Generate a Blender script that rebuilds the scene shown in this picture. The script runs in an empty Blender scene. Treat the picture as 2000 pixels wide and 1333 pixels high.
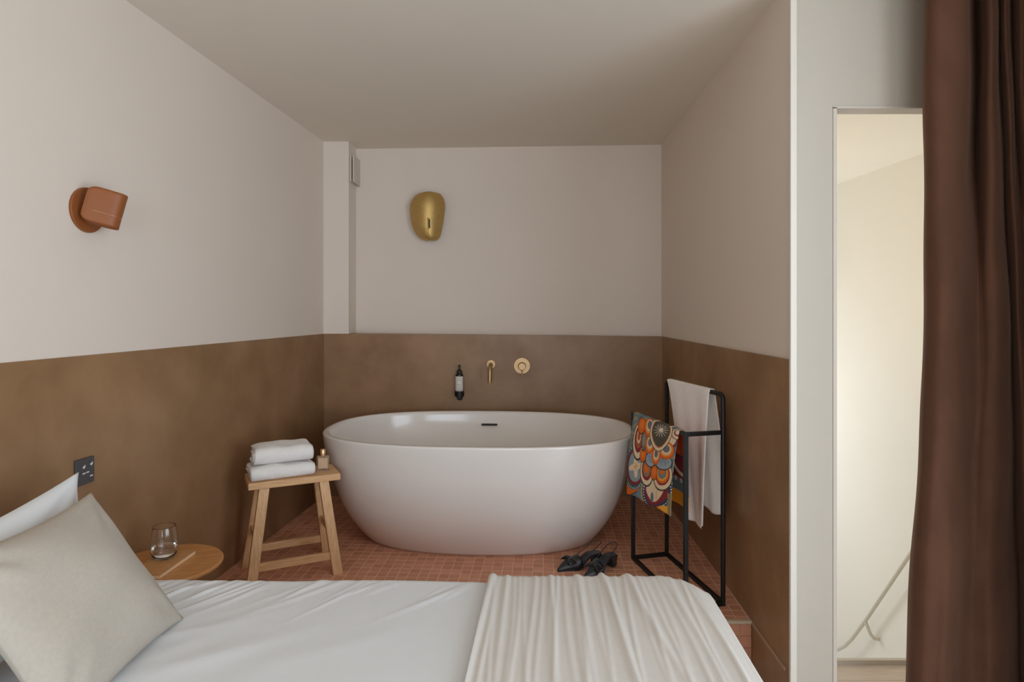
import bpy, bmesh, math, random
import numpy as np
from mathutils import Vector, Matrix

random.seed(7)
rng = np.random.default_rng(7)
SC = bpy.context.scene
COL = SC.collection
F = 1220.0            # focal length in pixels of the 2000 x 1333 frame
HZ = 610.0            # horizon row
CAMZ = 1.38           # camera height over the bedroom floor
PLAT = 0.18           # height of the tiled bathing platform
CEIL = 2.495

# ------------------------------------------------------------------ camera
cam = bpy.data.cameras.new('camera')
cam.sensor_width = 36.0
cam.lens = 36.0 * F / 2000.0
cam.shift_y = -(666.5 - HZ) / 2000.0
cam.clip_start = 0.05
camo = bpy.data.objects.new('camera', cam)
camo.location = (0, 0, CAMZ)
camo.rotation_euler = (math.pi / 2, 0, 0)
COL.objects.link(camo)
SC.camera = camo

# ------------------------------------------------------------------ world, lights, exposure
SC.view_settings.view_transform = 'Standard'
SC.view_settings.look = 'None'
SC.view_settings.gamma = 1.0
SC.view_settings.use_curve_mapping = False
SC.view_settings.exposure = 0.0
SC.cycles.diffuse_bounces = 12
SC.cycles.max_bounces = 16

world = bpy.data.worlds.new('sky')
world.use_nodes = True
SC.world = world
world.node_tree.nodes['Background'].inputs[0].default_value = (0.86, 0.93, 1.0, 1)
world.node_tree.nodes['Background'].inputs[1].default_value = 1.0


def area(name, loc, direction, sx, sy, energy, color):
    d = bpy.data.lights.new(name, 'AREA')
    d.shape = 'RECTANGLE'
    d.size = sx
    d.size_y = sy
    d.energy = energy
    d.color = color
    o = bpy.data.objects.new(name, d)
    o.location = loc
    o.rotation_euler = Vector(direction).to_track_quat('-Z', 'Z').to_euler()
    COL.objects.link(o)
    return o


# daylight of the bedroom's own window, in the right hand wall beside the camera
area('window_daylight', (1.93, -0.20, 1.30), (-1, 0.32, 0.22), 2.5, 1.95, 65, (0.772, 0.888, 1.0))
# daylight of the window behind the camera
area('rear_window_daylight', (0.1, -4.25, 1.45), (0, 1, 0.06), 2.4, 1.9, 72, (0.772, 0.888, 1.0))
# daylight and lamp of the stairwell behind the doorway, plus an added landing fill
area('stairwell_daylight', (1.10, 5.85, 0.55), (1, -0.35, 0.02), 0.9, 1.7, 36, (0.90, 0.955, 1.0))
area('stairwell_lamp', (1.35, 4.2, 1.1), (0.55, 0.15, 1.0), 0.3, 0.3, 4.2, (1.0, 0.80, 0.54))
area('landing_fill', (1.45, 2.27, 2.35), (0.1, 0.05, -1), 0.2, 0.2, 4.5, (1.0, 0.93, 0.84))  # added fill that brightens the landing floor, no known lamp here


# ------------------------------------------------------------------ helpers
def srgb(r, g, b):
    def f(c):
        c /= 255.0
        return c / 12.92 if c <= 0.04045 else ((c + 0.055) / 1.055) ** 2.4
    return (f(r), f(g), f(b))


def P3(px, py, y):
    """the point at depth y that shows at photo pixel (px, py)"""
    return Vector(((px - 1000.0) * y / F, y, CAMZ - (py - HZ) * y / F))


class MB:
    def __init__(self):
        self.v, self.f, self.m = [], [], []

    def add(self, verts, faces, mi=0):
        b = len(self.v)
        self.v += [tuple(p) for p in verts]
        self.f += [tuple(b + i for i in q) for q in faces]
        self.m += [mi] * len(faces)
        return self

    def box(self, lo, hi, mi=0):
        x0, y0, z0 = lo
        x1, y1, z1 = hi
        vs = [(x0, y0, z0), (x1, y0, z0), (x1, y1, z0), (x0, y1, z0), (x0, y0, z1), (x1, y0, z1), (x1, y1, z1), (x0, y1, z1)]
        return self.add(vs, [(3, 2, 1, 0), (4, 5, 6, 7), (0, 1, 5, 4), (1, 2, 6, 5), (2, 3, 7, 6), (3, 0, 4, 7)], mi)

    def prism(self, poly, z0, z1, mi=0):
        n = len(poly)
        z0s = z0 if hasattr(z0, '__len__') else [z0] * n
        z1s = z1 if hasattr(z1, '__len__') else [z1] * n
        vs = [(p[0], p[1], z0s[i]) for i, p in enumerate(poly)] + [(p[0], p[1], z1s[i]) for i, p in enumerate(poly)]
        fs = [tuple(range(n - 1, -1, -1)), tuple(range(n, 2 * n))] + [(i, (i + 1) % n, n + (i + 1) % n, n + i) for i in range(n)]
        return self.add(vs, fs, mi)

    def bar(self, a, b, w, h, up=(0, 0, 1), mi=0, ca=0.0):
        a, b = Vector(a), Vector(b)
        d = (b - a).normalized()
        s = d.cross(Vector(up))
        if s.length < 1e-4:
            s = d.cross(Vector((0, 1, 0)))
        s.normalize()
        t = s.cross(d).normalized()
        c = [(-1, -1), (1, -1), (1, 1), (-1, 1)]
        vs = [p + s * (x * w / 2) + t * (y * h / 2) for p in (a, b) for x, y in c]
        return self.add(vs, [(3, 2, 1, 0), (4, 5, 6, 7), (0, 1, 5, 4), (1, 2, 6, 5), (2, 3, 7, 6), (3, 0, 4, 7)], mi)

    def tube(self, pts, r, n=10, mi=0, caps=True):
        pts = [Vector(p) for p in pts]
        k = len(pts)
        rs = r if hasattr(r, '__len__') else [r] * k
        ref = None
        rings = []
        for i, p in enumerate(pts):
            d = (pts[min(i + 1, k - 1)] - pts[max(i - 1, 0)]).normalized()
            if ref is None:
                ref = Vector((0, 0, 1)) if abs(d.z) < 0.9 else Vector((0, 1, 0))
            s = d.cross(ref).normalized()
            ref = s.cross(d).normalized()
            rings.append([p + (s * math.cos(2 * math.pi * j / n) + ref * math.sin(2 * math.pi * j / n)) * rs[i] for j in range(n)])
        return self.loft(rings, mi, caps)

    def loft(self, rings, mi=0, caps=True, closed=True):
        n = len(rings[0])
        vs = [p for r in rings for p in r]
        fs = []
        for i in range(len(rings) - 1):
            for j in range(n if closed else n - 1):
                a, b = i * n + j, i * n + (j + 1) % n
                fs.append((a, b, b + n, a + n))
        if caps:
            fs.append(tuple(range(n - 1, -1, -1)))
            fs.append(tuple((len(rings) - 1) * n + j for j in range(n)))
        return self.add(vs, fs, mi)

    def lathe(self, prof, c=(0, 0, 0), axis='Z', n=40, mi=0):
        rings = []
        for r, h in prof:
            ring = []
            for j in range(n):
                a = 2 * math.pi * j / n
                p = {'Z': (r * math.cos(a), r * math.sin(a), h), 'Y': (r * math.cos(a), h, r * math.sin(a)), 'X': (h, r * math.cos(a), r * math.sin(a))}[axis]
                ring.append((c[0] + p[0], c[1] + p[1], c[2] + p[2]))
            rings.append(ring)
        return self.loft(rings, mi, True)

    def grid(self, fn, nu, nv, mi=0):
        vs = [fn(i / nu, j / nv) for j in range(nv + 1) for i in range(nu + 1)]
        fs = [(j * (nu + 1) + i, j * (nu + 1) + i + 1, (j + 1) * (nu + 1) + i + 1, (j + 1) * (nu + 1) + i) for j in range(nv) for i in range(nu)]
        return self.add(vs, fs, mi)

    def build(self, name, mats, parent=None, smooth=False, bevel=0.0, segs=2, loc=None, rz=0.0, subsurf=0, solid=0.0, angle=None, fixn=True):
        me = bpy.data.meshes.new(name)
        me.from_pydata([tuple(p) for p in self.v], [], self.f)
        if not isinstance(mats, (list, tuple)):
            mats = [mats]
        for m in mats:
            me.materials.append(m)
        if len(mats) > 1:
            me.polygons.foreach_set('material_index', self.m)
        me.update()
        if fixn:
            bm = bmesh.new()
            bm.from_mesh(me)
            bmesh.ops.recalc_face_normals(bm, faces=bm.faces)
            bm.to_mesh(me)
            bm.free()
        if smooth:
            if angle:
                me.shade_smooth() if hasattr(me, 'shade_smooth') else None
                try:
                    me.set_sharp_from_angle(angle=math.radians(angle))
                except Exception:
                    pass
            else:
                me.polygons.foreach_set('use_smooth', [True] * len(me.polygons))
        o = bpy.data.objects.new(name, me)
        COL.objects.link(o)
        if parent is not None:
            o.parent = parent
        if loc is not None:
            o.location = loc
        o.rotation_euler.z = rz
        if solid:
            md = o.modifiers.new('thickness', 'SOLIDIFY')
            md.thickness = solid
            md.offset = 0
        if bevel:
            md = o.modifiers.new('edge', 'BEVEL')
            md.width = bevel
            md.segments = segs
            md.limit_method = 'ANGLE'
            md.angle_limit = math.radians(35)
        if subsurf:
            md = o.modifiers.new('round', 'SUBSURF')
            md.levels = subsurf
            md.render_levels = subsurf
        return o


def thing(name, label, cat, loc=(0, 0, 0), rz=0.0, group=None):
    o = bpy.data.objects.new(name, None)
    o.empty_display_size = 0.05
    COL.objects.link(o)
    o.location = loc
    o.rotation_euler.z = rz
    return tag(o, label, cat, group)


def tag(o, label, cat, group=None, kind=None):
    o['label'] = label
    o['category'] = cat
    if group:
        o['group'] = group
    if kind:
        o['kind'] = kind
    return o


def struct(o, label):
    o['kind'] = 'structure'
    o['label'] = label
    return o


# ------------------------------------------------------------------ materials
def mat(name, col, rough=0.6, metal=0.0, noise=0.0, nscale=8.0, col2=None, bump=0.0, bscale=200.0, spec=0.5, sheen=0.0, stretch=None, coat=0.0, rnoise=0.0):
    m = bpy.data.materials.new(name)
    m.use_nodes = True
    nt = m.node_tree
    b = nt.nodes['Principled BSDF']
    b.inputs['Base Color'].default_value = (*col, 1)
    b.inputs['Roughness'].default_value = rough
    b.inputs['Metallic'].default_value = metal
    b.inputs['Specular IOR Level'].default_value = spec
    if sheen:
        b.inputs['Sheen Weight'].default_value = sheen
        b.inputs['Sheen Roughness'].default_value = 0.4
    if coat:
        b.inputs['Coat Weight'].default_value = coat
        b.inputs['Coat Roughness'].default_value = 0.1
    tc = nt.nodes.new('ShaderNodeTexCoord')
    mp = nt.nodes.new('ShaderNodeMapping')
    nt.links.new(tc.outputs['Object'], mp.inputs[0])
    if stretch:
        mp.inputs['Scale'].default_value = stretch
    if noise or col2:
        n = nt.nodes.new('ShaderNodeTexNoise')
        n.inputs['Scale'].default_value = nscale
        n.inputs['Detail'].default_value = 6
        n.inputs['Roughness'].default_value = 0.6
        nt.links.new(mp.outputs[0], n.inputs['Vector'])
        mx = nt.nodes.new('ShaderNodeMix')
        mx.data_type = 'RGBA'
        c2 = col2 or tuple(max(0, c * (1 - noise)) for c in col)
        mx.inputs[6].default_value = (*col, 1)
        mx.inputs[7].default_value = (*c2, 1)
        rp = nt.nodes.new('ShaderNodeMapRange')
        rp.inputs[1].default_value = 0.32
        rp.inputs[2].default_value = 0.68
        nt.links.new(n.outputs['Fac'], rp.inputs[0])
        nt.links.new(rp.outputs[0], mx.inputs[0])
        nt.links.new(mx.outputs[2], b.inputs['Base Color'])
        if rnoise:
            rr = nt.nodes.new('ShaderNodeMapRange')
            rr.inputs[3].default_value = rough - rnoise
            rr.inputs[4].default_value = rough + rnoise
            nt.links.new(n.outputs['Fac'], rr.inputs[0])
            nt.links.new(rr.outputs[0], b.inputs['Roughness'])
    if bump:
        n2 = nt.nodes.new('ShaderNodeTexNoise')
        n2.inputs['Scale'].default_value = bscale
        n2.inputs['Detail'].default_value = 3
        nt.links.new(mp.outputs[0], n2.inputs['Vector'])
        bp = nt.nodes.new('ShaderNodeBump')
        bp.inputs['Strength'].default_value = bump
        bp.inputs['Distance'].default_value = 0.002
        nt.links.new(n2.outputs['Fac'], bp.inputs['Height'])
        nt.links.new(bp.outputs[0], b.inputs['Normal'])
    return m


M = {}
M['paint'] = mat('wall_paint', srgb(225, 214, 203), 0.75, noise=0.03, nscale=2, bump=0.05, bscale=120, spec=0.25)
M['ceil'] = mat('ceiling_paint', srgb(227, 220, 208), 0.8, noise=0.02, nscale=2, spec=0.2)
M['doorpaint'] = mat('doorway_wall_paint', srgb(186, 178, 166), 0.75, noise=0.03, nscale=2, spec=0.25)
M['doortrim'] = mat('door_lining_paint', srgb(198, 189, 178), 0.6, noise=0.02, nscale=6)
M['trimwhite'] = mat('white_trim_paint', srgb(214, 208, 198), 0.5, noise=0.02, nscale=6)
M['stairpaint'] = mat('stairwell_paint', srgb(237, 234, 227), 0.8, noise=0.02, nscale=2)
M['stairceil'] = mat('stairwell_ceiling_lit', srgb(248, 245, 238), 0.8, noise=0.02, nscale=2)  # paler than the stairwell walls: light on the ceiling put into the colour
M['plaster'] = mat('brown_polished_plaster', srgb(158, 124, 91), 0.36, noise=0.25, nscale=3.2, col2=srgb(133, 101, 70), bump=0.06, bscale=40, rnoise=0.10, spec=0.35)
M['grout'] = mat('pink_grout', srgb(224, 186, 164), 0.8, noise=0.1, nscale=30)
M['ledge'] = mat('brown_ledge', srgb(172, 144, 116), 0.5, noise=0.05, nscale=10)
M['nosing'] = mat('beige_nosing', srgb(196, 174, 150), 0.5, noise=0.05, nscale=10)
M['tub'] = mat('white_acrylic', srgb(227, 222, 217), 0.16, spec=0.5, noise=0.01, nscale=2, coat=0.25)
M['dark'] = mat('dark_recess', srgb(38, 36, 34), 0.6, noise=0.1, nscale=20)
M['wood'] = mat('oak', srgb(222, 180, 134), 0.5, noise=0.3, nscale=9, col2=srgb(198, 154, 108), stretch=(1.2, 12, 12), bump=0.1, bscale=60)
M['woodz'] = mat('oak_upright', srgb(222, 180, 134), 0.5, noise=0.3, nscale=9, col2=srgb(196, 152, 106), stretch=(12, 12, 1.2), bump=0.1, bscale=60)
M['tablewood'] = mat('warm_oak', srgb(206, 148, 92), 0.4, noise=0.3, nscale=7, col2=srgb(178, 120, 68), stretch=(1.5, 14, 14), bump=0.08, bscale=60)
M['palewood'] = mat('pale_oak', srgb(226, 214, 202), 0.5, noise=0.1, nscale=6, col2=srgb(212, 198, 186), stretch=(1.5, 14, 14))
M['terry'] = mat('white_terry', srgb(236, 234, 231), 0.95, bump=0.9, bscale=260, noise=0.04, nscale=60, spec=0.1, sheen=0.3)
M['linenwhite'] = mat('white_linen_towel', srgb(247, 243, 239), 0.95, bump=0.5, bscale=300, noise=0.04, nscale=40, spec=0.1)
M['cotton'] = mat('white_cotton', srgb(226, 229, 232), 0.9, bump=0.12, bscale=400, noise=0.015, nscale=20, spec=0.15)
M['throw'] = mat('cream_throw', srgb(218, 214, 209), 0.95, bump=0.35, bscale=500, noise=0.03, nscale=30, spec=0.1)
M['oat'] = mat('oat_linen', srgb(188, 180, 169), 0.95, noise=0.07, nscale=150, bump=0.25, bscale=900, spec=0.1, stretch=(1, 0.6, 0.6))
M['blackmetal'] = mat('black_metal', srgb(26, 25, 24), 0.45, metal=0.3, noise=0.1, nscale=30)
M['blackplastic'] = mat('black_plastic', srgb(30, 30, 30), 0.4, noise=0.1, nscale=30)
M['slate'] = mat('anthracite_plate', srgb(72, 72, 74), 0.45, noise=0.05, nscale=30)
M['brass'] = mat('brushed_brass', srgb(208, 178, 116), 0.5, metal=0.85, noise=0.12, nscale=14, col2=srgb(192, 156, 92), stretch=(2, 2, 22))
M['satinbrass'] = mat('satin_brass', srgb(178, 146, 108), 0.38, metal=0.8, noise=0.06, nscale=30)
M['terracotta'] = mat('terracotta_lacquer', srgb(144, 84, 44), 0.42, noise=0.06, nscale=12, spec=0.35)
M['label'] = mat('white_label', srgb(222, 216, 210), 0.6, noise=0.02, nscale=30)
M['ink'] = mat('grey_ink', srgb(120, 116, 112), 0.7, noise=0.02, nscale=30)
M['vent'] = mat('vent_plastic', srgb(206, 198, 186), 0.5, noise=0.02, nscale=20)
M['shoe'] = mat('black_satin', srgb(22, 23, 25), 0.42, noise=0.2, nscale=30, bump=0.05, bscale=300, sheen=0.3)
M['kraft'] = mat('kraft_cover', srgb(198, 144, 90), 0.7, noise=0.14, nscale=60, bump=0.2, bscale=200)
M['pages'] = mat('paper_edges', srgb(232, 200, 164), 0.8, noise=0.12, nscale=40, stretch=(1, 1, 30))
M['rail'] = mat('grey_rail_paint', srgb(206, 200, 184), 0.5, noise=0.03, nscale=20)
M['red'] = mat('red_paper', srgb(150, 70, 42), 0.7, noise=0.05, nscale=20)


def glass(name, col=(1, 1, 1), rough=0.0, ior=1.45):
    m = bpy.data.materials.new(name)
    m.use_nodes = True
    b = m.node_tree.nodes['Principled BSDF']
    b.inputs['Base Color'].default_value = (*col, 1)
    b.inputs['Roughness'].default_value = rough
    b.inputs['Transmission Weight'].default_value = 1.0
    b.inputs['IOR'].default_value = ior
    return m


M['glass'] = glass('clear_glass')
M['water'] = glass('water', ior=1.33)
M['perfume'] = mat('amber_perfume', srgb(255, 222, 182), 0.25, noise=0.08, nscale=30)
M['rosegold'] = mat('rose_gold', srgb(220, 176, 132), 0.3, metal=0.8, noise=0.05, nscale=30)


def velvet():
    m = mat('brown_velvet', srgb(98, 67, 52), 0.8, noise=0.3, nscale=5, col2=srgb(82, 56, 43), bump=0.2, bscale=300, spec=0.1, sheen=0.25, stretch=(1, 1, 0.5))
    b = m.node_tree.nodes['Principled BSDF']
    b.inputs['Sheen Tint'].default_value = (0.55, 0.36, 0.28, 1)
    return m


M['velvet'] = velvet()


def tile_mat():
    m = bpy.data.materials.new('terracotta_mosaic')
    m.use_nodes = True
    nt = m.node_tree
    b = nt.nodes['Principled BSDF']
    b.inputs['Roughness'].default_value = 0.45
    oi = nt.nodes.new('ShaderNodeObjectInfo')
    ge = nt.nodes.new('ShaderNodeNewGeometry')
    ad = nt.nodes.new('ShaderNodeMath')
    ad.operation = 'ADD'
    nt.links.new(oi.outputs['Random'], ad.inputs[0])
    nt.links.new(ge.outputs['Random Per Island'], ad.inputs[1])
    fr = nt.nodes.new('ShaderNodeMath')
    fr.operation = 'FRACT'
    nt.links.new(ad.outputs[0], fr.inputs[0])
    rp = nt.nodes.new('ShaderNodeValToRGB')
    rp.color_ramp.elements[0].color = (*srgb(190, 133, 104), 1)
    rp.color_ramp.elements[1].color = (*srgb(212, 152, 122), 1)
    e = rp.color_ramp.elements.new(0.5)
    e.color = (*srgb(202, 143, 113), 1)
    nt.links.new(fr.outputs[0], rp.inputs[0])
    nt.links.new(rp.outputs[0], b.inputs['Base Color'])
    return m


M['tile'] = tile_mat()


def XL(y):            # left wall
    return -1.559 + 0.0803 * y


def XR(y):            # right alcove wall, brown lower part
    return 0.866 + 0.0275 * y


def XRU(y):           # right alcove wall, painted upper part
    return 0.872 + 0.0295 * y


# ------------------------------------------------------------------ room shell
YB, YF = 4.08, -4.20            # face of the boxed-out dado behind the tub; wall behind the camera
YDW = 2.08                      # doorway wall face
YUL, YUR = 4.275, 4.16          # painted back wall, left and right ends
XRW = 1.80                      # right hand wall of the bedroom
STEP = 2.43                     # platform edge
ZL, ZR = 1.2385, 1.2193         # top of the brown dado, left end and right end of the back wall

floor = struct(MB().prism([(XL(YF), YF), (XRW, YF), (XRW, YDW + 0.06), (XR(YDW), YDW + 0.06), (XR(STEP), STEP + 0.02), (XL(STEP), STEP + 0.02)], -0.08, 0.0).build('floor', M['palewood']), 'pale oak bedroom floor below the bed')
plat = struct(MB().prism([(XL(STEP), STEP + 0.006), (XR(STEP), STEP + 0.006), (XR(YB), YB), (XL(YB), YB)], 0.0, PLAT - 0.0012).build('raised_floor', M['grout']), 'raised bathing platform tiled in terracotta mosaic')

# ceiling
struct(MB().prism([(XL(YF) - .1, YF - .1), (XRW + .1, YF - .1), (XRW + .1, YDW + 0.05), (XRU(YDW) + .05, YDW + 0.05), (XRU(4.3) + .1, 4.4), (XL(4.3) - .1, 4.4)], CEIL, CEIL + 0.08).build('ceiling', M['ceil']), 'plain greige ceiling over bed and tub')

# left wall: painted above, brown dado below
w = MB().prism([(XL(YF) - .1, YF), (XL(YF), YF), (XL(4.30), 4.30), (XL(4.30) - .1, 4.30)], 0.0, CEIL).build('wall_left', M['paint'])
struct(w, 'long left wall, pale paint over a brown dado')
MB().prism([(XL(YF) - .02, YF), (XL(YF) + .004, YF), (XL(YB) + .004, YB), (XL(YB) - .02, YB)], 0.0, ZL).build('dado_panel', M['plaster'], w)

# back wall
w = MB().prism([(XL(YUL), YUL), (XRU(YUR) + .05, YUR - .005), (XRU(YUR) + .05, YUR + .12), (XL(YUL), YUL + .1)], 0.0, CEIL).build('wall_back', M['paint'])
struct(w, 'back wall behind the bathtub')
MB().prism([(XL(YB), YB), (XR(YB - .02) + .02, YB - .02), (XR(YB) + .02, YUR + .02), (XL(YUL), YUL + .02)], 0.0, [ZL, ZR, ZR, ZL]).add([], []).build('dado_panel', M['plaster'], w)
pb = MB().prism([(XL(YB), YB + .001), (-1.067, YB + .001), (-1.0645, YUL + .02), (XL(YUL), YUL + .02)], ZL, CEIL).build('pilaster', M['paint'], w)

# right alcove wall with the light corner strip
w = MB().prism([(XRU(YDW), YDW), (XRU(YUR + .1), YUR + .1), (XRU(YUR + .1) + .07, YUR + .1), (XRU(YDW) + .07, YDW)], 0.0, CEIL).build('wall_alcove_right', M['paint'])
struct(w, 'right wall of the alcove, pale paint over a brown dado')
zr0 = CAMZ - (703.2 - HZ) / F * YDW
MB().prism([(XR(YDW), YDW), (XR(YB + .1), YB + .1), (XR(YB + .1) + .04, YB + .1), (XR(YDW) + .04, YDW)], 0.0, [zr0, ZR, ZR, zr0]).build('dado_panel', M['plaster'], w)
MB().prism([(XR(YDW + .03) - .004, YDW + .03), (XR(STEP) - .004, STEP), (XR(STEP) + .01, STEP), (XR(YDW + .03) + .01, YDW + .03)], PLAT - .012, PLAT).build('ledge_trim', M['ledge'], w)

# doorway wall
DX0, DZ1 = 1.077, 2.058
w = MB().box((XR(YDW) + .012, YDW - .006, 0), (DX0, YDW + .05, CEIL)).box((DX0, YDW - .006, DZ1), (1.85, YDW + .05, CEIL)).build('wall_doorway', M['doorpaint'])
struct(w, 'pale wall round the stairwell doorway')
struct(MB().box((XR(YDW) - .001, YDW - .012, 0.0), (XR(YDW) + .021, YDW + .002, CEIL)).build('trim_1', M['trimwhite'], bevel=0.003), 'white corner strip where alcove meets doorway wall')
dr = struct(MB().box((DX0 - .012, YDW - .010, 0), (DX0, YDW + .052, DZ1 + .001)).box((DX0 - .012, YDW - .010, DZ1 - .002), (1.85, YDW + .052, DZ1 + .004)).build('door_1', M['doortrim']), 'white lining of the stairwell doorway')

# bedroom walls beside and behind the camera, with their windows' openings
WY0, WY1, WZ0, WZ1 = -1.50, 1.10, 0.35, 2.32
w = MB().box((XRW, YF, 0), (XRW + .1, WY0, CEIL)).box((XRW, WY1, 0), (XRW + .1, YDW + .05, CEIL)).box((XRW, WY0, 0), (XRW + .1, WY1, WZ0)).box((XRW, WY0, WZ1), (XRW + .1, WY1, CEIL)).build('wall_right', M['paint'])
struct(w, 'bedroom wall holding the big window')
w = MB().box((XL(YF) - .1, YF - .1, 0), (-1.15, YF, CEIL)).box((1.35, YF - .1, 0), (XRW + .1, YF, CEIL)).box((-1.15, YF - .1, 0), (1.35, YF, .45)).box((-1.15, YF - .1, 2.4), (1.35, YF, CEIL)).build('wall_front', M['paint'])
struct(w, 'bedroom wall behind the camera')

# ------------------------------------------------------------------ stairwell beyond the doorway
SX0, SX1, SY0, SY1 = 1.045, 2.86, YDW + .05, 6.5
def XS(y):            # the far right wall runs almost along the line of sight
    return 2.89 - 0.054 * (y - 4.35)
w = MB().prism([(XS(SY0), SY0), (XS(SY1), SY1), (XS(SY1) + .08, SY1), (XS(SY0) + .08, SY0)], -3.4, CEIL).build('wall_stairwell', M['stairpaint'])
struct(w, 'bright wall of the stairwell beyond the doorway')
w = MB().box((SX0 - .04, SY0, -3.4), (SX0, SY1, CEIL)).build('wall_stairwell_left', M['stairpaint'])
struct(w, 'hidden left wall of the stairwell')
w = MB().box((SX0 - .04, SY1, -3.4), (3.1, SY1 + .08, CEIL)).build('wall_stairwell_end', M['stairpaint'])
struct(w, 'end wall of the stairwell')
w = MB().box((SX0 - .04, SY0, CEIL), (3.1, SY1 + .08, CEIL + .08)).build('ceiling_stairwell', M['stairceil'])
struct(w, 'ceiling over the stairs')
w = MB().box((1.86, YDW - .006, -3.4), (3.1, SY0, CEIL)).build('wall_stairwell_front', M['stairpaint'])
struct(w, 'near wall of the stairwell right of the doorway')
w = MB().box((SX0, SY0 + .002, -.10), (XS(2.3) - .002, 2.44, -.012)).build('floor_landing', M['palewood'])
struct(w, 'pale oak landing at the head of the stairs')
for k in range(3):
    y0 = SY0 + .004 + k * .1025
    MB().box((SX0 + .002, y0, -.012), (XS(2.3) - .004, y0 + .1012, 0.0)).build('plank', M['palewood'], w, bevel=.001)
MB().box((SX0 + .001, 2.437, -.30), (XS(2.44) - .002, 2.455, 0.021)).build('edge_board', M['trimwhite'], w, bevel=.002)
w = thing('stair_flight', '', 'stairs')
del w['category']
w['kind'] = 'structure'
w['label'] = 'stair flight dropping away behind the landing edge'
for k in range(12):
    y0 = 2.47 + k * .22
    MB().box((2.0, y0, -.25 - k * .22), (XS(y0) - .02, y0 + .24, -.21 - k * .22)).build('tread', M['palewood'], w)

# handrail
def on_rail(px, py, off=.075):
    # X = XS(y) - off
    y = (2.89 + 0.054 * 4.35 - off) / ((px - 1000) / F + .054)
    return P3(px, py, y)
hr = thing('handrail', 'thin grey handrail on the stairwell wall beyond the doorway', 'handrail', (0, 0, 0))
pts = [on_rail(1600, 1277), on_rail(1632, 1272), on_rail(1650, 1263), on_rail(1664, 1249), on_rail(1690, 1214), on_rail(1745, 1132), on_rail(1800, 1050), on_rail(1900, 902)]
MB().tube(pts, 0.0135, 12).build('rail', M['rail'], hr, smooth=True)
bk = [on_rail(1690, 1214), on_rail(1694, 1224, .072), on_rail(1701, 1241, .065), on_rail(1708, 1248, .04), on_rail(1717, 1250, .001)]
MB().tube(bk, 0.013, 10).build('bracket', M['rail'], hr, smooth=True, angle=40)

# ------------------------------------------------------------------ mosaic tiles
TP, TS, TH = 0.0473, 0.0437, 0.0055
ang = math.atan(70 / F)
ex, ey = Vector((math.cos(ang), -math.sin(ang))), Vector((math.sin(ang), math.cos(ang)))
ORG = Vector((P3(1062, 1128, 0).x, 0))
tub_sil = [(631, 842), (636, 869), (649, 925), (666, 975), (690, 1020), (720, 1052), (760, 1074), (798, 1081), (852, 1085), (900, 1086), (1000, 1088), (1048, 1086), (1084, 1080), (1120, 1071), (1150, 1055), (1172, 1034), (1204, 987), (1222, 943), (1240, 850), (900, 800)]


def inside(p, poly):
    c = False
    n = len(poly)
    for i in range(n):
        (x0, y0), (x1, y1) = poly[i], poly[(i + 1) % n]
        if (y0 > p[1]) != (y1 > p[1]) and p[0] < (x1 - x0) * (p[1] - y0) / (y1 - y0) + x0:
            c = not c
    return c


def clip(poly, n, d):      # keep n.p <= d
    out = []
    for i in range(len(poly)):
        a, b = poly[i], poly[(i + 1) % len(poly)]
        da, db = n[0] * a[0] + n[1] * a[1] - d, n[0] * b[0] + n[1] * b[1] - d
        if da <= 0:
            out.append(a)
        if (da < 0 < db) or (db < 0 < da):
            t = da / (da - db)
            out.append((a[0] + (b[0] - a[0]) * t, a[1] + (b[1] - a[1]) * t))
    return out


def tile_mesh(hx, hy, h, ch=0.0012):
    mb = MB()
    a = [(-hx, -hy), (hx, -hy), (hx, hy), (-hx, hy)]
    b = [(-hx + ch, -hy + ch), (hx - ch, -hy + ch), (hx - ch, hy - ch), (-hx + ch, hy - ch)]
    vs = [(x, y, 0) for x, y in a] + [(x, y, h - ch) for x, y in a] + [(x, y, h) for x, y in b]
    fs = [(8, 9, 10, 11)] + [(i, (i + 1) % 4, 4 + (i + 1) % 4, 4 + i) for i in range(4)] + [(4 + i, 4 + (i + 1) % 4, 8 + (i + 1) % 4, 8 + i) for i in range(4)]
    return mb.add(vs, fs)


wall_clips = [((-1, 0.0803), 1.559 - .006), ((1, -0.0275), 0.866 - .003), ((0, -1), -(STEP + .013)), ((0, 1), YB - .006)]
cand = []
stuff = MB()
base = Vector((ORG.x, STEP + .013))
for i in range(-36, 36):
    for j in range(-3, 40):
        c = base + ex * (i * TP) + ey * (j * TP)
        quad = [tuple(c + ex * (sx * TS / 2) + ey * (sy * TS / 2)) for sx, sy in ((-1, -1), (1, -1), (1, 1), (-1, 1))]
        poly = quad
        for n, d in wall_clips:
            poly = clip(poly, n, d)
            if len(poly) < 3:
                break
        if len(poly) < 3:
            continue
        whole = len(poly) == 4 and all(abs(poly[k][0] - quad[k][0]) + abs(poly[k][1] - quad[k][1]) < 1e-6 for k in range(4))
        ar = abs(sum(poly[k][0] * poly[(k + 1) % len(poly)][1] - poly[(k + 1) % len(poly)][0] * poly[k][1] for k in range(len(poly)))) / 2
        if ar < 2e-5:
            continue
        px, py = 1000 + F * c.x / c.y, HZ + F * (CAMZ - PLAT) / c.y
        vis = py < 1127 + (0 if px < 1340 else (px - 1340) * 1.0) and not inside((px, py), tub_sil)
        cand.append((c.y if vis and whole else 99, c, poly))
cand.sort(key=lambda q: q[0])
proto = None
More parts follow.
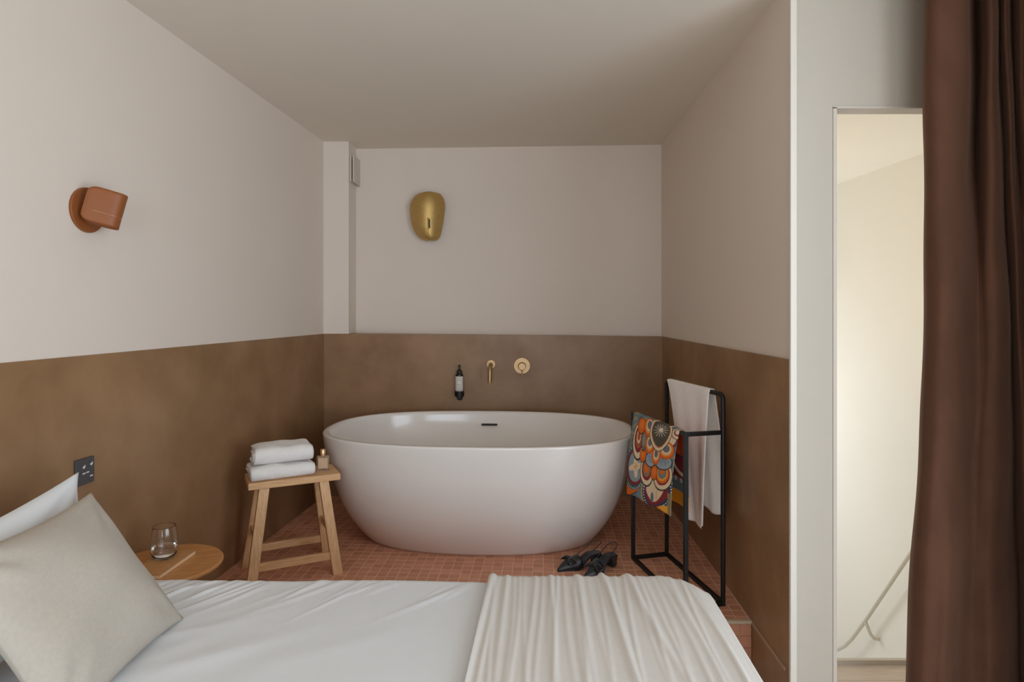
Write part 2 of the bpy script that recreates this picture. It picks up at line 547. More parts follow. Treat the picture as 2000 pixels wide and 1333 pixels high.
for k, (key, c, poly) in enumerate(cand):
    if key < 90 and k < 296:
        if proto is None:
            proto = tile_mesh(TS / 2, TS / 2, TH).build('tile', M['tile'], plat, loc=(c.x, c.y, PLAT - TH))
            proto.rotation_euler.z = -ang
        else:
            o = proto.copy()
            COL.objects.link(o)
            o.location = (c.x, c.y, PLAT - TH)
    else:
        n = len(poly)
        z0, z1, ch = PLAT - TH, PLAT, .0012
        cc = Vector((sum(p[0] for p in poly) / n, sum(p[1] for p in poly) / n))
        inn = []
        for p in poly:
            d = cc - Vector(p)
            inn.append(Vector(p) + d.normalized() * min(ch * 1.4, d.length * .3))
        vs = [(p[0], p[1], z0) for p in poly] + [(p[0], p[1], z1 - ch) for p in poly] + [(p[0], p[1], z1) for p in inn]
        fs = [tuple(2 * n + q for q in range(n))] + [(q, (q + 1) % n, n + (q + 1) % n, n + q) for q in range(n)] + [(n + q, n + (q + 1) % n, 2 * n + (q + 1) % n, 2 * n + q) for q in range(n)]
        stuff.add(vs, fs)
o = stuff.build('far_tiles', M['tile'], plat)
o['kind'] = 'stuff'
# nosing and riser tiles of the step
MB().box((XL(STEP) + .004, STEP - .008, PLAT - .012), (XR(STEP) - .001, STEP + .011, PLAT + .001)).build('nosing_strip', M['nosing'], plat, bevel=.002)
rp = None
for i in range(4):
    for j in range(3):
        loc = (XR(STEP) - .001 - TS / 2 - i * TP, STEP + .006, PLAT - .015 - TS / 2 - j * TP)
        if rp is None:
            rp = tile_mesh(TS / 2, TS / 2, TH).build('riser_tile', M['tile'], plat, loc=loc)
            rp.rotation_euler = (math.pi / 2, 0, 0)
        else:
            o = rp.copy()
            COL.objects.link(o)
            o.location = loc
# ------------------------------------------------------------------ bathtub
TX, TY, TA, TB, TN, TR = -0.173, 3.39, 0.826, 0.539, 2.56, -0.063
HT = 0.58


def tub_ring(ins, z, n=96):
    r = []
    for j in range(n):
        t = 2 * math.pi * (j + .5) / n
        ct, st = math.cos(t), math.sin(t)
        e = TN - 0.35 * min(1, ins / .25)
        x = math.copysign(abs(ct) ** (2 / e), ct) * (TA - ins)
        y = math.copysign(abs(st) ** (2 / e), st) * (TB - ins)
        r.append((x * math.cos(TR) - y * math.sin(TR), x * math.sin(TR) + y * math.cos(TR), z))
    return r


def interp(tab, z):
    xs, ys = zip(*tab)
    return float(np.interp(z, xs, ys))


# smooth profile through measured insets
tabz = np.array([0, .02, .05, .08, .13, .2, .27, .335, .41, .49, .55, .575])
tabi = np.array([.222, .205, .181, .159, .127, .092, .067, .047, .027, .011, .003, .001])
prof = [(float(np.interp(z, tabz, tabi)), z) for z in np.linspace(0, .57, 40)]
kern = [1, 2, 3, 2, 1]
sm = []
for k in range(len(prof)):
    s = wt = 0
    for d, kk in zip((-2, -1, 0, 1, 2), kern):
        q = min(max(k + d, 0), len(prof) - 1)
        s += prof[q][0] * kk
        wt += kk
    sm.append((s / wt if 2 <= k <= len(prof) - 3 else prof[k][0], prof[k][1]))
rings = [tub_ring(.24, 0.0)] + [tub_ring(i, z) for i, z in sm]
rings += [tub_ring(.0015, .575), tub_ring(.005, .579), tub_ring(.010, .580), tub_ring(.022, .580), tub_ring(.027, .578), tub_ring(.030, .572), tub_ring(.033, .560)]
for k in range(1, 20):
    t = k / 19
    rings.append(tub_ring(.033 + .19 * t ** 1.6 + .0, .56 - .40 * t))
rings += [tub_ring(.26, .140), tub_ring(.33, .131), tub_ring(.42, .128), tub_ring(.52, .127)]
tub = thing('bathtub', 'large white oval freestanding bathtub on the terracotta tiles', 'bathtub', (TX, TY, PLAT))
MB().loft(rings).build('basin', M['tub'], tub, smooth=True)
bp = P3(956, 829.5, 3.846)
MB().box((-.049, -.012, -.006), (.049, .004, .006)).build('overflow_slot', M['dark'], tub, bevel=.004, loc=(bp.x - TX, bp.y - TY - .004, bp.z - PLAT), rz=TR)
MB().lathe([(.001, .0), (.032, 0), (.034, .003), (.028, .008), (.001, .009)], (0, 0, .127), 'Z', 32).build('drain_plug', M['tub'], tub, smooth=True, angle=40)

# ------------------------------------------------------------------ stool with towels and perfume
stool = thing('stool', 'small oak bench stool with splayed legs beside the bathtub', 'stool', (-1.018, 2.905, PLAT), math.radians(27))
MB().box((-.200, -.103, .42), (.196, .103, .45)).build('seat', M['wood'], stool, bevel=.003)
ft = {}
for sx in (-1, 1):
    for sy in (-1, 1):
        a = Vector((sx * .128 - .005, sy * .077, .421))
        b = Vector((sx * .184 - .008, sy * .134, 0))
        q = MB()
        hw = .0215
        vs = [(p.x + dx * hw, p.y + dy * hw * .8, p.z) for p in (b, a) for dx, dy in ((-1, -1), (1, -1), (1, 1), (-1, 1))]
        q.add(vs, [(3, 2, 1, 0), (4, 5, 6, 7), (0, 1, 5, 4), (1, 2, 6, 5), (2, 3, 7, 6), (3, 0, 4, 7)])
        q.build('leg', M['woodz'], stool, bevel=.002)
        ft[(sx, sy)] = lambda z, a=a, b=b: b + (a - b) * (z / .42)
for sy in (-1, 1):
    MB().bar(ft[(-1, sy)](.085) + Vector((.018, 0, 0)), ft[(1, sy)](.085) - Vector((.018, 0, 0)), .02, .034).build('stretcher', M['wood'], stool, bevel=.002)
for sx in (-1, 1):
    MB().bar(ft[(sx, -1)](.19) + Vector((0, .014, 0)), ft[(sx, 1)](.19) - Vector((0, .014, 0)), .02, .034).build('stretcher', M['woodz'], stool, bevel=.002)


def folded_towel(L, D, H, seed):
    """a towel folded twice: nested soft U layers, closed fold to the front (-y), layer ends showing at the sides"""
    rg = np.random.default_rng(seed)
    t = H / 6.0
    mb = MB()
    nx = 30
    zc = H / 2
    for ri in range(3):
        r = H / 2 - t / 2 - ri * t
        r = max(r, t * .5)
        yf = -D / 2 + t / 2 + ri * t * .8
        back = D / 2 - ri * .004
        path = [(back, zc + r)] + [(yf + r * (1 + math.cos(math.pi / 2 + math.pi * k / 10)), zc + r * math.sin(math.pi / 2 + math.pi * k / 10)) for k in range(11)] + [(back, zc - r)]
        pp = [Vector((0, y, z)) for y, z in path]
        dense = []
        for a, b in zip(pp[:-1], pp[1:]):
            k = max(1, int((b - a).length / .010))
            dense += [a + (b - a) * (q / k) for q in range(k)]
        dense.append(pp[-1])
        n = len(dense)
        norm = []
        for i in range(n):
            d = dense[min(i + 1, n - 1)] - dense[max(i - 1, 0)]
            norm.append(Vector((0, d.z, -d.y)).normalized())
        ph = rg.uniform(0, 6, 8)
        ext = rg.uniform(-.004, .006, 2)
        rings = []
        for i in range(nx + 1):
            f_ = i / nx
            x = -L / 2 + L * f_
            ed = min(i, nx - i)
            endr = (.62, .9, .98)[ed] if ed < 3 else 1.0
            up, lo = [], []
            for k in range(n):
                s_ = k / (n - 1)
                top = max(0, norm[k].z)
                wob = .0024 * math.sin(9 * s_ + ph[0] + 14 * x) + .0020 * math.sin(33 * x + ph[1] + 5 * s_) + .0016 * math.sin(58 * x + ph[4] - 11 * s_)
                xx = x * (1 + .016 * math.sin(7 * s_ + ph[2])) + (ext[0] * (1 - f_) + ext[1] * f_) * math.sin(5 * s_ + ph[3])
                hh = t / 2 * .88 * endr
                p = dense[k]
                sag = -.006 * top * (abs(2 * f_ - 1) ** 4) * (1 if ri == 0 else .6)
                up.append((xx, p.y + norm[k].y * hh + wob * norm[k].y, max(0.0, p.z + norm[k].z * hh + wob * .9 * (1 if ri == 0 else .4) * (top if norm[k].z > 0 else .2) + sag)))
                lo.append((xx, p.y - norm[k].y * hh, max(0.0, p.z - norm[k].z * hh + sag * .8)))
            rings.append(up + lo[::-1])
        mb.loft(rings)
    return mb


sr = Matrix.Rotation(math.radians(27), 4, 'Z')
def on_stool(x, y, z):
    return Vector((-1.018, 2.905, PLAT)) + (sr @ Vector((x, y, z)))


o = folded_towel(.268, .176, .062, 3).build('folded_towel', M['terry'], smooth=True, loc=on_stool(-.056, -.008, .4503), rz=math.radians(30))
tag(o, 'folded white towel directly on the stool, lower of the pair', 'towel', 'folded towels on the stool')
o = folded_towel(.252, .162, .076, 11).build('folded_towel', M['terry'], smooth=True, loc=on_stool(-.050, .004, .5160), rz=math.radians(29))
tag(o, 'folded white towel on top of the pair on the stool', 'towel', 'folded towels on the stool')

pf = thing('perfume_bottle', 'small square amber perfume bottle at the stool end by the tub', 'bottle', on_stool(.134, -.004, .4502), math.radians(14))
MB().box((-.029, -.016, 0), (.029, .016, .068)).build('glass_body', M['glass'], pf, bevel=.005, segs=3)
MB().box((-.023, -.0105, .010), (.023, .0105, .060)).build('liquid', M['perfume'], pf, bevel=.003)
MB().lathe([(.011, .0675), (.011, .072), (.0085, .072), (.0085, .075)], n=24).build('collar', M['rosegold'], pf, smooth=True, angle=40)
MB().lathe([(.0125, .075), (.0125, .098), (.0115, .0995)], n=24).build('cap', M['rosegold'], pf, smooth=True, angle=40)

# ------------------------------------------------------------------ towel rack
RBL, RBR, RFR, RFL = Vector((.588, 3.031, 0)), Vector((.762, 3.076, 0)), Vector((.863, 2.555, 0)), Vector((.698, 2.51, 0))
RC = (RBL + RBR + RFR + RFL) / 4
rack = thing('towel_rack', 'black metal two-tier towel rack standing beside the tub', 'towel rack', (RC.x, RC.y, PLAT))
ZLO, ZHI, RW = .708, .862, .017
u = (RFR - RBR).normalized()


def rp_(p, z):
    return Vector((p.x - RC.x, p.y - RC.y, z))


def rack_part(name, a, b):
    MB().bar(a, b, RW, RW, up=(u.y, -u.x, 0) if abs((b - a).normalized().z) > .5 else (0, 0, 1)).build(name, M['blackmetal'], rack, bevel=.002)


h2 = RW / 2
rack_part('post', rp_(RBL, 0), rp_(RBL, ZLO + h2))
rack_part('post', rp_(RFL, 0), rp_(RFL, ZLO + h2))
# high frame: two posts and its bar with rounded corners, bent from one piece
rr = .022
hp = [rp_(RBR, 0), rp_(RBR, ZHI - rr)] + [rp_(RBR + u * (rr * (1 - math.cos(a))), ZHI - rr + rr * math.sin(a)) for a in (.4, .8, 1.2)] + [rp_(RBR + u * rr, ZHI)]
hp2 = [rp_(RFR - u * rr, ZHI)] + [rp_(RFR - u * (rr * (1 - math.sin(a))), ZHI - rr + rr * math.cos(a)) for a in (.4, .8, 1.2)] + [rp_(RFR, ZHI - rr), rp_(RFR, 0)]
MB().tube(hp, RW / 2 * 1.15, 8).build('post', M['blackmetal'], rack, smooth=True, angle=50)
MB().tube(hp2, RW / 2 * 1.15, 8).build('post', M['blackmetal'], rack, smooth=True, angle=50)
rack_part('upper_bar', rp_(RBR + u * rr, ZHI), rp_(RFR - u * rr, ZHI))
rack_part('lower_bar', rp_(RBL, ZLO), rp_(RFL, ZLO))
for a, b in ((RFL, RFR),):
    d = (b - a).normalized() * h2
    rack_part('side_bar', rp_(a + d, ZLO), rp_(b - d, ZLO))
for a, b in ((RBL, RBR), (RFL, RFR), (RBL, RFL), (RBR, RFR)):
    d = (b - a).normalized() * h2
    rack_part('base_bar', rp_(a + d, h2), rp_(b - d, h2))


# cloths draped over the bars
def drape(p0, p1, zbar, fl, fr, top, bot_l, bot_r, rad, ns, nt, ripple, seed, spread_l=.02, spread_r=.03):
    """vertex function over s (along the bar) and t (left hem -> bar -> right hem); fl, fr give the drops along s"""
    d = (p1 - p0)
    L = d.length
    dn = d / L
    nl = Vector((dn.y, -dn.x, 0))          # towards the camera's left
    if nl.x > 0:
        nl = -nl
    rg = np.random.default_rng(seed)
    ph = rg.uniform(0, 6.28, 8)
    vs, uv = [], []
    tt = np.linspace(-1, 1, nt + 1)
    for t in tt:
        for i in range(ns + 1):
            s = i / ns
            if abs(t) < .06:
                a = t / .06 * math.pi / 2
                off = -math.sin(a) * rad
                z = zbar + math.cos(a) * rad
                g = 0.0
                side = -1 if t < 0 else 1
            else:
                side = -1 if t < 0 else 1
                g = (abs(t) - .06) / .94
                drop = fl(s) if side < 0 else fr(s)
                z = zbar - drop * g
                sp = spread_l if side < 0 else spread_r
                off = -side * (rad + sp * math.sin(min(1, g * 1.3) * math.pi / 2))
            bt = bot_l if side < 0 else bot_r
            e = g ** .8
            s0 = top[0] + (bt[0] - top[0]) * e
            s1 = top[1] + (bt[1] - top[1]) * e
            ss = s0 + (s1 - s0) * s
            amp = ripple * (.15 + .85 * g)
            w_ = math.sin(s * 9 + ph[0] + .7 * g) * .6 + math.sin(s * 17 + ph[1] - g) * .35 + math.sin(s * 4.1 + ph[2]) * .5
            off2 = off + (w_ * amp if abs(t) >= .06 else 0) * (1 if side < 0 else -1)
            if side < 0 and off2 < rad * .9:
                off2 = rad * .9
            if side > 0 and off2 > -rad * .9:
                off2 = -rad * .9
            p = p0 + dn * (ss * L) + nl * off2
            z += .004 * math.sin(s * 12 + ph[3]) * g
            vs.append((p.x, p.y, PLAT + z))
            uv.append((s, t))
    fs = [(j * (ns + 1) + i, j * (ns + 1) + i + 1, (j + 1) * (ns + 1) + i + 1, (j + 1) * (ns + 1) + i) for j in range(nt) for i in range(ns)]
    return vs, fs, uv


vs, fs, uv = drape(RBR, RFR, ZHI, lambda s: .585 + .015 * s - .03 * abs(2 * s - 1) ** 3, lambda s: .51 + .035 * s - .02 * abs(2 * s - 1) ** 3, (.06, .83), (.42, .82), (.40, .82), .0115, 60, 120, .013, 5, .012, .034)
o = MB().add(vs, fs).build('hanging_towel', M['linenwhite'], smooth=True, solid=.004)
tag(o, 'plain white towel hanging over the upper bar of the rack', 'towel')

# patterned scarf: printed colours on a fine grid
NS, NT = 150, 300
vs, fs, uv = drape(RBL, RFL, ZLO, lambda s: .383 - .040 * s, lambda s: .33 - .01 * s, (.06, .93), (.0, .885), (.05, .93), .0105, NS, NT, .004, 9, .022, .020)
scarf = MB().add(vs, fs)


def paint_scarf(uv):
    uvn = np.array(uv)
    s = uvn[:, 0]
    t = uvn[:, 1]
    v = np.abs(t)
    TL, TRr, BL, BR = np.array((165., 60.)), np.array((700., 255.)), np.array((78., 990.)), np.array((668., 1325.))
    p = (TL[None] * (1 - s)[:, None] + TRr[None] * s[:, None]) * (1 - v)[:, None] + (BL[None] * (1 - s)[:, None] + BR[None] * s[:, None]) * v[:, None]
    X, Y = p[:, 0], p[:, 1]
    C = np.zeros((len(X), 3))
    C[:] = (118, 134, 142)

    def put(mask, c):
        C[mask] = c

    def ell(cx, cy, rx, ry, c, tip=0.0):
        dx, dy = (X - cx) / rx, (Y - cy) / ry
        if tip:
            dx = dx * (1 + tip * np.clip(dy, 0, 1.2))
        put(dx * dx + dy * dy < 1, c)

    DK, CR, OR, LO, BU, GR, BL_, YE, TE, NV = (74, 68, 62), (238, 218, 186), (232, 118, 44), (244, 170, 104), (142, 56, 62), (128, 120, 104), (150, 168, 178), (246, 176, 62), (62, 108, 118), (52, 74, 104)

    def scale(cx, cy, rx, ry, cols, tip=0.0):
        k = 1.0
        for c, step in cols:
            ell(cx, cy - ry * (1 - k) * .35, rx * k, ry * k, c, tip)
            k -= step
    # soft mottling of the ground
    mott = np.sin(X * .05 + 2 * np.sin(Y * .03)) * np.sin(Y * .041 + 1.3)
    put(mott > .45, (166, 150, 118))
    put(mott < -.55, (96, 112, 122))
    # lower left: orange leaf and gold edge
    ell(160, 950, 125, 82, DK)
    ell(160, 945, 118, 74, OR)
    ell(225, 940, 50, 36, YE)
    put((Y > 1040 + .55 * (X - 100)) & (X < 420), (222, 170, 96))
    ell(290, 1060, 70, 80, (120, 146, 158))
    # left star panel
    ell(215, 720, 150, 265, TE)
    dots = (np.sin(np.arctan2((Y - 720) / 265, (X - 215) / 150) * 34) > .35) & (np.abs(np.hypot((X - 215) / 138, (Y - 720) / 250) - 1) < .045)
    put(dots, (210, 206, 196))
    ell(220, 715, 122, 220, BU)
    ell(222, 712, 102, 184, (150, 168, 172))
    a = np.arctan2(Y - 715, (X - 225) * 1.35)
    r = np.hypot((X - 225) * 1.35, Y - 715)
    put(r < 60 + 75 * np.abs(np.cos(a * 2)) ** 3, CR)
    put(r < 22 + 26 * np.abs(np.cos(a * 2)) ** 3, (226, 190, 120))
    # lower right star panel
    ell(500, 1030, 205, 245, (214, 178, 86))
    ell(500, 1025, 192, 230, NV)
    dots = (np.sin(np.arctan2((Y - 1025) / 230, (X - 500) / 192) * 40) > .2) & (np.abs(np.hypot((X - 500) / 174, (Y - 1025) / 208) - 1) < .04)
    put(dots, (232, 232, 226))
    ell(495, 1015, 152, 184, BU)
    ell(480, 990, 120, 165, CR, .25)
    ell(432, 1090, 20, 62, (110, 128, 140), .2)
    ell(500, 1080, 14, 70, (236, 206, 150), .2)
    ell(560, 1275, 130, 62, OR)
    ell(590, 1250, 80, 42, YE)
    put((X > 635) & (Y > 1050), (150, 138, 104))
    # big scales
    scale(255, 430, 82, 225, [(DK, .09), (CR, .22), (BU, .16), ((178, 104, 72), .2), (CR, .1), ((190, 96, 60), .2)])
    scale(372, 780, 88, 178, [(DK, .09), (CR, .22), (BU, .17), ((150, 128, 104), .2), (OR, .1)])
    scale(570, 850, 118, 185, [(DK, .08), (CR, .2), (BU, .1), (OR, .12), (YE, .09), ((124, 136, 142), .2), (OR, .1)])
    for cx, cy, rx, ry in ((465, 805, 48, 92), (322, 592, 44, 84), (282, 250, 52, 98)):
        scale(cx, cy, rx, ry, [(DK, .1), (OR, .4), ((240, 134, 60), .3)])
    for cx, cy, rx, ry in ((425, 640, 72, 96), (578, 690, 98, 92)):
        scale(cx, cy, rx, ry, [(DK, .12), (BL_, .3), ((128, 152, 166), .25)])
        sp = (np.sin(X * .28) * np.sin(Y * .24) > .6) & ((((X - cx) / rx) ** 2 + ((Y - cy) / ry) ** 2) < .75)
        put(sp, (214, 218, 216))
    scale(325, 430, 34, 118, [(DK, .1), (GR, .3), ((150, 150, 142), .3)])
    scale(640, 400, 60, 110, [(DK, .08), (BU, .14), (CR, .3)])
    for cx, cy, rx, ry in ((595, 545, 86, 105), (482, 600, 54, 112), (398, 465, 52, 112), (378, 262, 58, 118)):
        scale(cx, cy, rx, ry, [((190, 86, 36), .06), (OR, .2), (LO, .16), (CR, .16), ((120, 124, 128), .2)])
    # medallion with starburst
    ell(512, 330, 128, 226, DK, .18)
    ell(512, 328, 122, 218, CR, .2)
    ell(512, 326, 106, 186, (206, 128, 66), .22)
    ell(512, 322, 100, 176, (92, 88, 78), .24)
    a = np.arctan2(Y - 300, (X - 515) * 1.05)
    r = np.hypot((X - 515) * 1.05, Y - 300)
    put(r < 24 + 66 * np.clip(np.cos(a * 14), 0, 1) ** 1.5, (214, 206, 190))
    put(r < 24, (240, 224, 196))
    scale(690, 330, 60, 75, [(DK, .1), (CR, .3), (BU, .2), (CR, .2)])
    # far side of the cloth
    fm = t > .06
    g = np.clip((t - .06) / .94, 0, 1)
    C2 = np.zeros_like(C)
    C2[:] = (222, 98, 40)
    C2[(np.sin(s * 22) > .5)] = (190, 70, 36)
    C2[g > .33] = (70, 62, 60)
    C2[g > .35] = BU
    e2 = ((s - .9) / .22) ** 2 + ((g - .38) / .24) ** 2
    C2[(e2 < 1.0) & (g > .36)] = DK
    C2[(e2 < .9) & (g > .36)] = CR
    C2[(e2 < .55) & (g > .36)] = BU
    C2[(g > .64)] = (110, 128, 138)
    C2[(g > .64) & (g < .7) & (np.sin(s * 60) > .3)] = (210, 210, 200)
    C2[g > .82] = (234, 160, 44)
    C[fm] = C2[fm]
    return C


cols = paint_scarf(uv)
lin = np.where(cols / 255 <= .04045, cols / 255 / 12.92, ((cols / 255 + .055) / 1.055) ** 2.4)
so = scarf.build('patterned_scarf', None or mat('printed_cotton', (1, 1, 1), .95, spec=.1), smooth=True, solid=.002, fixn=False)
at = so.data.color_attributes.new('print', 'FLOAT_COLOR', 'POINT')
buf = np.ones((len(cols), 4), dtype=np.float32)
buf[:, :3] = lin
at.data.foreach_set('color', buf.ravel())
nt_ = so.data.materials[0].node_tree
an = nt_.nodes.new('ShaderNodeVertexColor')
an.layer_name = 'print'
nt_.links.new(an.outputs[0], nt_.nodes['Principled BSDF'].inputs['Base Color'])
tag(so, 'orange and blue flower-printed cloth over the lower rack bar', 'scarf')


# ------------------------------------------------------------------ slingback shoes
def shoe(label, heel, toe, mirror):
    d = Vector((heel[0] - toe[0], heel[1] - toe[1]))
    L = .235
    o = thing('slingback_shoe', label, 'shoe', (toe[0], toe[1], PLAT), math.atan2(d.y, d.x), 'pair of black slingback shoes')
    # side curve of the foot bed

    def zc(x):
        t = min(max((x - .085) / .10, 0), 1)
        return .050 * t * t * (3 - 2 * t)

    def hw(x):      # half width
        return float(np.interp(x, [0, .012, .04, .075, .095, .13, .17, .2, .225, .235], [.002, .010, .025, .036, .037, .029, .025, .026, .021, .008]))

    def cy(x):
        return mirror * (.010 * math.sin(min(x / .1, 1) * math.pi) - .004)
    # sole
    rings = []
    for k in range(25):
        x = L * k / 24
        w = hw(x)
        z = zc(x)
        rings.append([(x, cy(x) - w, z), (x, cy(x) + w, z), (x, cy(x) + w * .98, z + .007), (x, cy(x) - w * .98, z + .007)])
    MB().loft(rings).build('sole', M['shoe'], o, smooth=True, angle=50)
    # vamp
    rings = []
    for k in range(15):
        x = .0005 + .108 * k / 14
        w = hw(x)
        h = float(np.interp(x, [0, .02, .06, .085, .11], [.006, .020, .040, .050, .056]))
        cut = float(np.interp(x, [0, .085, .11], [1, 1, .62]))
        ring = []
        for j in range(13):
            a = math.pi * j / 12
            ring.append((x + .012 * (1 - math.sin(a)) * (x / .108) * 1.4, cy(x) - math.cos(a) * w * 1.02, zc(x) + .004 + math.sin(a) ** .75 * h * (1 if x < .09 else cut + (1 - cut) * .8)))
        rings.append(ring)
    MB().loft(rings, caps=False, closed=False).build('vamp', M['shoe'], o, smooth=True, solid=.002)
    # block heel
    hr_ = []
    for z, x0, x1, w in ((0, .198, .232, .019), (.02, .196, .233, .0185), (.04, .19, .236, .021), (.052, .182, .2365, .023)):
        hr_.append([(x0, -w, z), (x1, -w * .9, z), (x1, w * .9, z), (x0, w, z)])
    MB().loft(hr_).build('heel', M['shoe'], o, bevel=.003)
    # sling strap
    pts = [(.098, -.034, .030), (.13, -.030, .048), (.17, -.028, .072), (.21, -.026, .092), (.236, -.016, .101), (.243, 0, .103), (.236, .016, .101), (.21, .026, .092), (.17, .028, .072), (.13, .030, .048), (.098, .034, .030)]
    MB().tube(pts, .0022, 6).build('sling_strap', M['shoe'], o, smooth=True)
    # bow
    bw = MB()
    bx, bz = .066, .050
    for sgn in (-1, 1):
        rings = []
        for k in range(7):
            t = k / 6
            y = cy(bx) + sgn * (.004 + .036 * t)
            hx = .006 + .016 * math.sin(min(1, t * 1.15) * math.pi * .5)
            hz_ = .004 + .006 * math.sin(t * math.pi)
            zz = bz - .016 * t * t
            rings.append([(bx + hx * math.cos(a), y, zz + hz_ * math.sin(a)) for a in [2 * math.pi * q / 10 for q in range(10)]])
        bw.loft(rings)
    bw.lathe([(.003, -.008), (.0085, -.004), (.0085, .004), (.003, .008)], (bx, cy(bx), bz + .001), 'X', 14)
    bw.build('bow', M['shoe'], o, smooth=True)
    return o


shoe('black bow slingback shoe lying nearest the bathtub', (.404, 2.985), (.2085, 2.885), 1)
shoe('black bow slingback shoe standing nearest the towel rack', (.487, 2.968), (.322, 2.800), -1)

# ------------------------------------------------------------------ things on the back wall
# brass wall light: curved shield
yb = YUL + (YUR - YUL) * (.47)
wl = thing('wall_light', 'brass shield-shaped wall light above the tub', 'wall light', (0, 0, 0))
out = [(302, 735, 905), (320, 650, 985), (350, 600, 1020), (400, 556, 1048), (450, 528, 1064), (500, 512, 1074), (560, 505, 1074), (640, 509, 1064), (720, 518, 1052), (800, 532, 1040), (880, 556, 1026), (950, 592, 1012), (1000, 624, 998), (1040, 664, 980), (1070, 716, 955), (1088, 775, 905)]
ysh = yb - .035


def shield(u_, v_):
    k = v_ * (len(out) - 1)
    yy = np.interp(k, range(len(out)), [q[0] for q in out])
    l = np.interp(k, range(len(out)), [q[1] for q in out])
    r_ = np.interp(k, range(len(out)), [q[2] for q in out])
    q = (u_ * 2 - 1)
    px = 740 + ((l + r_) / 2 + q * (r_ - l) / 2) / 8.33
    py = 340 + yy / 8.33
    w_ = (r_ - l) / 569.0
    bul = .075 * (w_ ** .7) * (1 - abs(q) ** 2.0)
    return tuple(P3(px, py, ysh) + Vector((0, -bul, 0)))


MB().grid(shield, 28, 44).build('shade', M['brass'], wl, smooth=True, solid=.003)
c = P3(838, 424, yb - .012)
MB().box((c.x - .05, c.y - .012, c.z - .07), (c.x + .05, c.y + .02, c.z + .07)).build('back_plate', M['brass'], wl, bevel=.004)
c = P3(838.6, 437, ysh - .077)
MB().box((c.x - .0035, c.y - .002, c.z - .030), (c.x + .0035, c.y + .006, c.z + .030)).build('slot', M['dark'], wl)
q = [P3(836.2, 425, ysh - .079), P3(836.2, 449, ysh - .078), P3(836.3, 455, ysh - .076), P3(838, 460, ysh - .072), P3(841, 462, ysh - .066)]
MB().tube(q, .0022, 6).build('pull_rod', M['brass'], wl, smooth=True)
MB().lathe([(.022, -.05), (.022, .0)], (P3(838, 424, ysh).x, ysh, P3(838, 424, ysh).z), 'Y', 20).build('lamp_holder', M['dark'], wl)

# vent on the pilaster's side
vt = thing('vent_cover', 'square off-white vent cover on the side of the corner pilaster', 'vent', (-1.066, 4.18, 2.325))
MB().box((0, -.083, -.088), (.012, .083, .088)).build('base_frame', M['vent'], vt, bevel=.004)
MB().box((.012, -.055, -.060), (.020, .055, .060)).build('duct', M['dark'], vt)
MB().box((.020, -.085, -.090), (.030, .085, .090)).build('cover_plate', M['vent'], vt, bevel=.004, segs=3)

YW = YB - .011
# soap dispenser on its black wall holder
c = P3(898, 745, YW)
sd = thing('soap_dispenser', 'black pump bottle with white label in a wall holder above the tub', 'dispenser', (c.x, YW, c.z))
ppm = F / YW
MB().lathe([(.020, -.090), (.0245, -.084), (.0245, .042), (.0235, .048), (.013, .056), (.0125, .062)], (0, -.032, 0), 'Z', 28).build('bottle', M['blackplastic'], sd, smooth=True, angle=40)
# label wraps the front of the bottle
lb = MB()
lb.grid(lambda a, b: (.0252 * math.sin((a - .5) * 2.7), -.032 - .0252 * math.cos((a - .5) * 2.7), -.060 + .096 * b), 20, 4).build('label', M['label'], sd, smooth=True, solid=.0004)
for z, x0, x1 in ((.022, -.010, .010), (.012, -.012, .012), (-.016, -.011, .011), (-.030, -.013, .013), (-.040, -.008, .008)):
    MB().grid(lambda a, b, z=z, x0=x0, x1=x1: ((lambda x: (x, -.032 - math.sqrt(.0258 ** 2 - x * x), z + .0022 * (b - .5)))(x0 + (x1 - x0) * a)), 8, 1).build('label_line', M['ink'], sd, solid=.0002)
MB().lathe([(.017, .055), (.017, .070), (.013, .074), (.006, .080), (.006, .098), (.0085, .099), (.0085, .108)], (0, -.032, 0), 'Z', 24).bar((0, -.03, .104), (0, -.066, .101), .009, .007).build('pump', M['blackplastic'], sd, smooth=True, angle=40)
hd = MB()
hd.lathe([(.028, -.094), (.030, -.092), (.030, -.062), (.0265, -.062), (.0265, -.088)], (0, -.032, 0), 'Z', 28)
hd.box((-.012, -.012, -.116), (.012, 0.0, .060))
ring = [(0.0 + .0145 * math.cos(a), -.006, -.104 + .0145 * math.sin(a)) for a in [2 * math.pi * k / 24 for k in range(25)]]
hd.tube(ring, .006, 8, caps=False)
hd.build('holder', M['blackmetal'], sd, smooth=True, angle=40)

# bath spout
c = P3(959, 712, YW)
sp = thing('bath_spout', 'satin brass bath spout on the brown wall', 'tap', (c.x, YW, c.z))
MB().lathe([(.030, 0), (.030, -.006), (.028, -.008)], (0, 0, 0), 'Y', 32).build('rosette', M['satinbrass'], sp, smooth=True, angle=40)
MB().tube([(0, 0, 0), (0, -.10, 0), (0, -.125, -.002), (-.001, -.139, -.012), (-.002, -.144, -.030), (-.003, -.144, -.105)], [.0125] * 6, 16).build('spout', M['satinbrass'], sp, smooth=True, angle=50)
# mixer valve
c = P3(1019.5, 715, YW)
mv = thing('mixer_valve', 'round satin brass mixer valve right of the spout', 'tap', (c.x, YW, c.z))
MB().lathe([(.054, 0), (.054, -.006), (.052, -.008), (.028, -.008)], (0, 0, 0), 'Y', 48).build('wall_plate', M['satinbrass'], mv, smooth=True, angle=40)
MB().lathe([(.026, -.008), (.0235, -.010), (.0235, -.045), (.0215, -.047)], (0, 0, -.001), 'Y', 36).build('knob', M['satinbrass'], mv, smooth=True, angle=40)
MB().tube([(0, -.040, -.02), (0, -.044, -.062)], .004, 10).build('lever', M['satinbrass'], mv, smooth=True, angle=40)

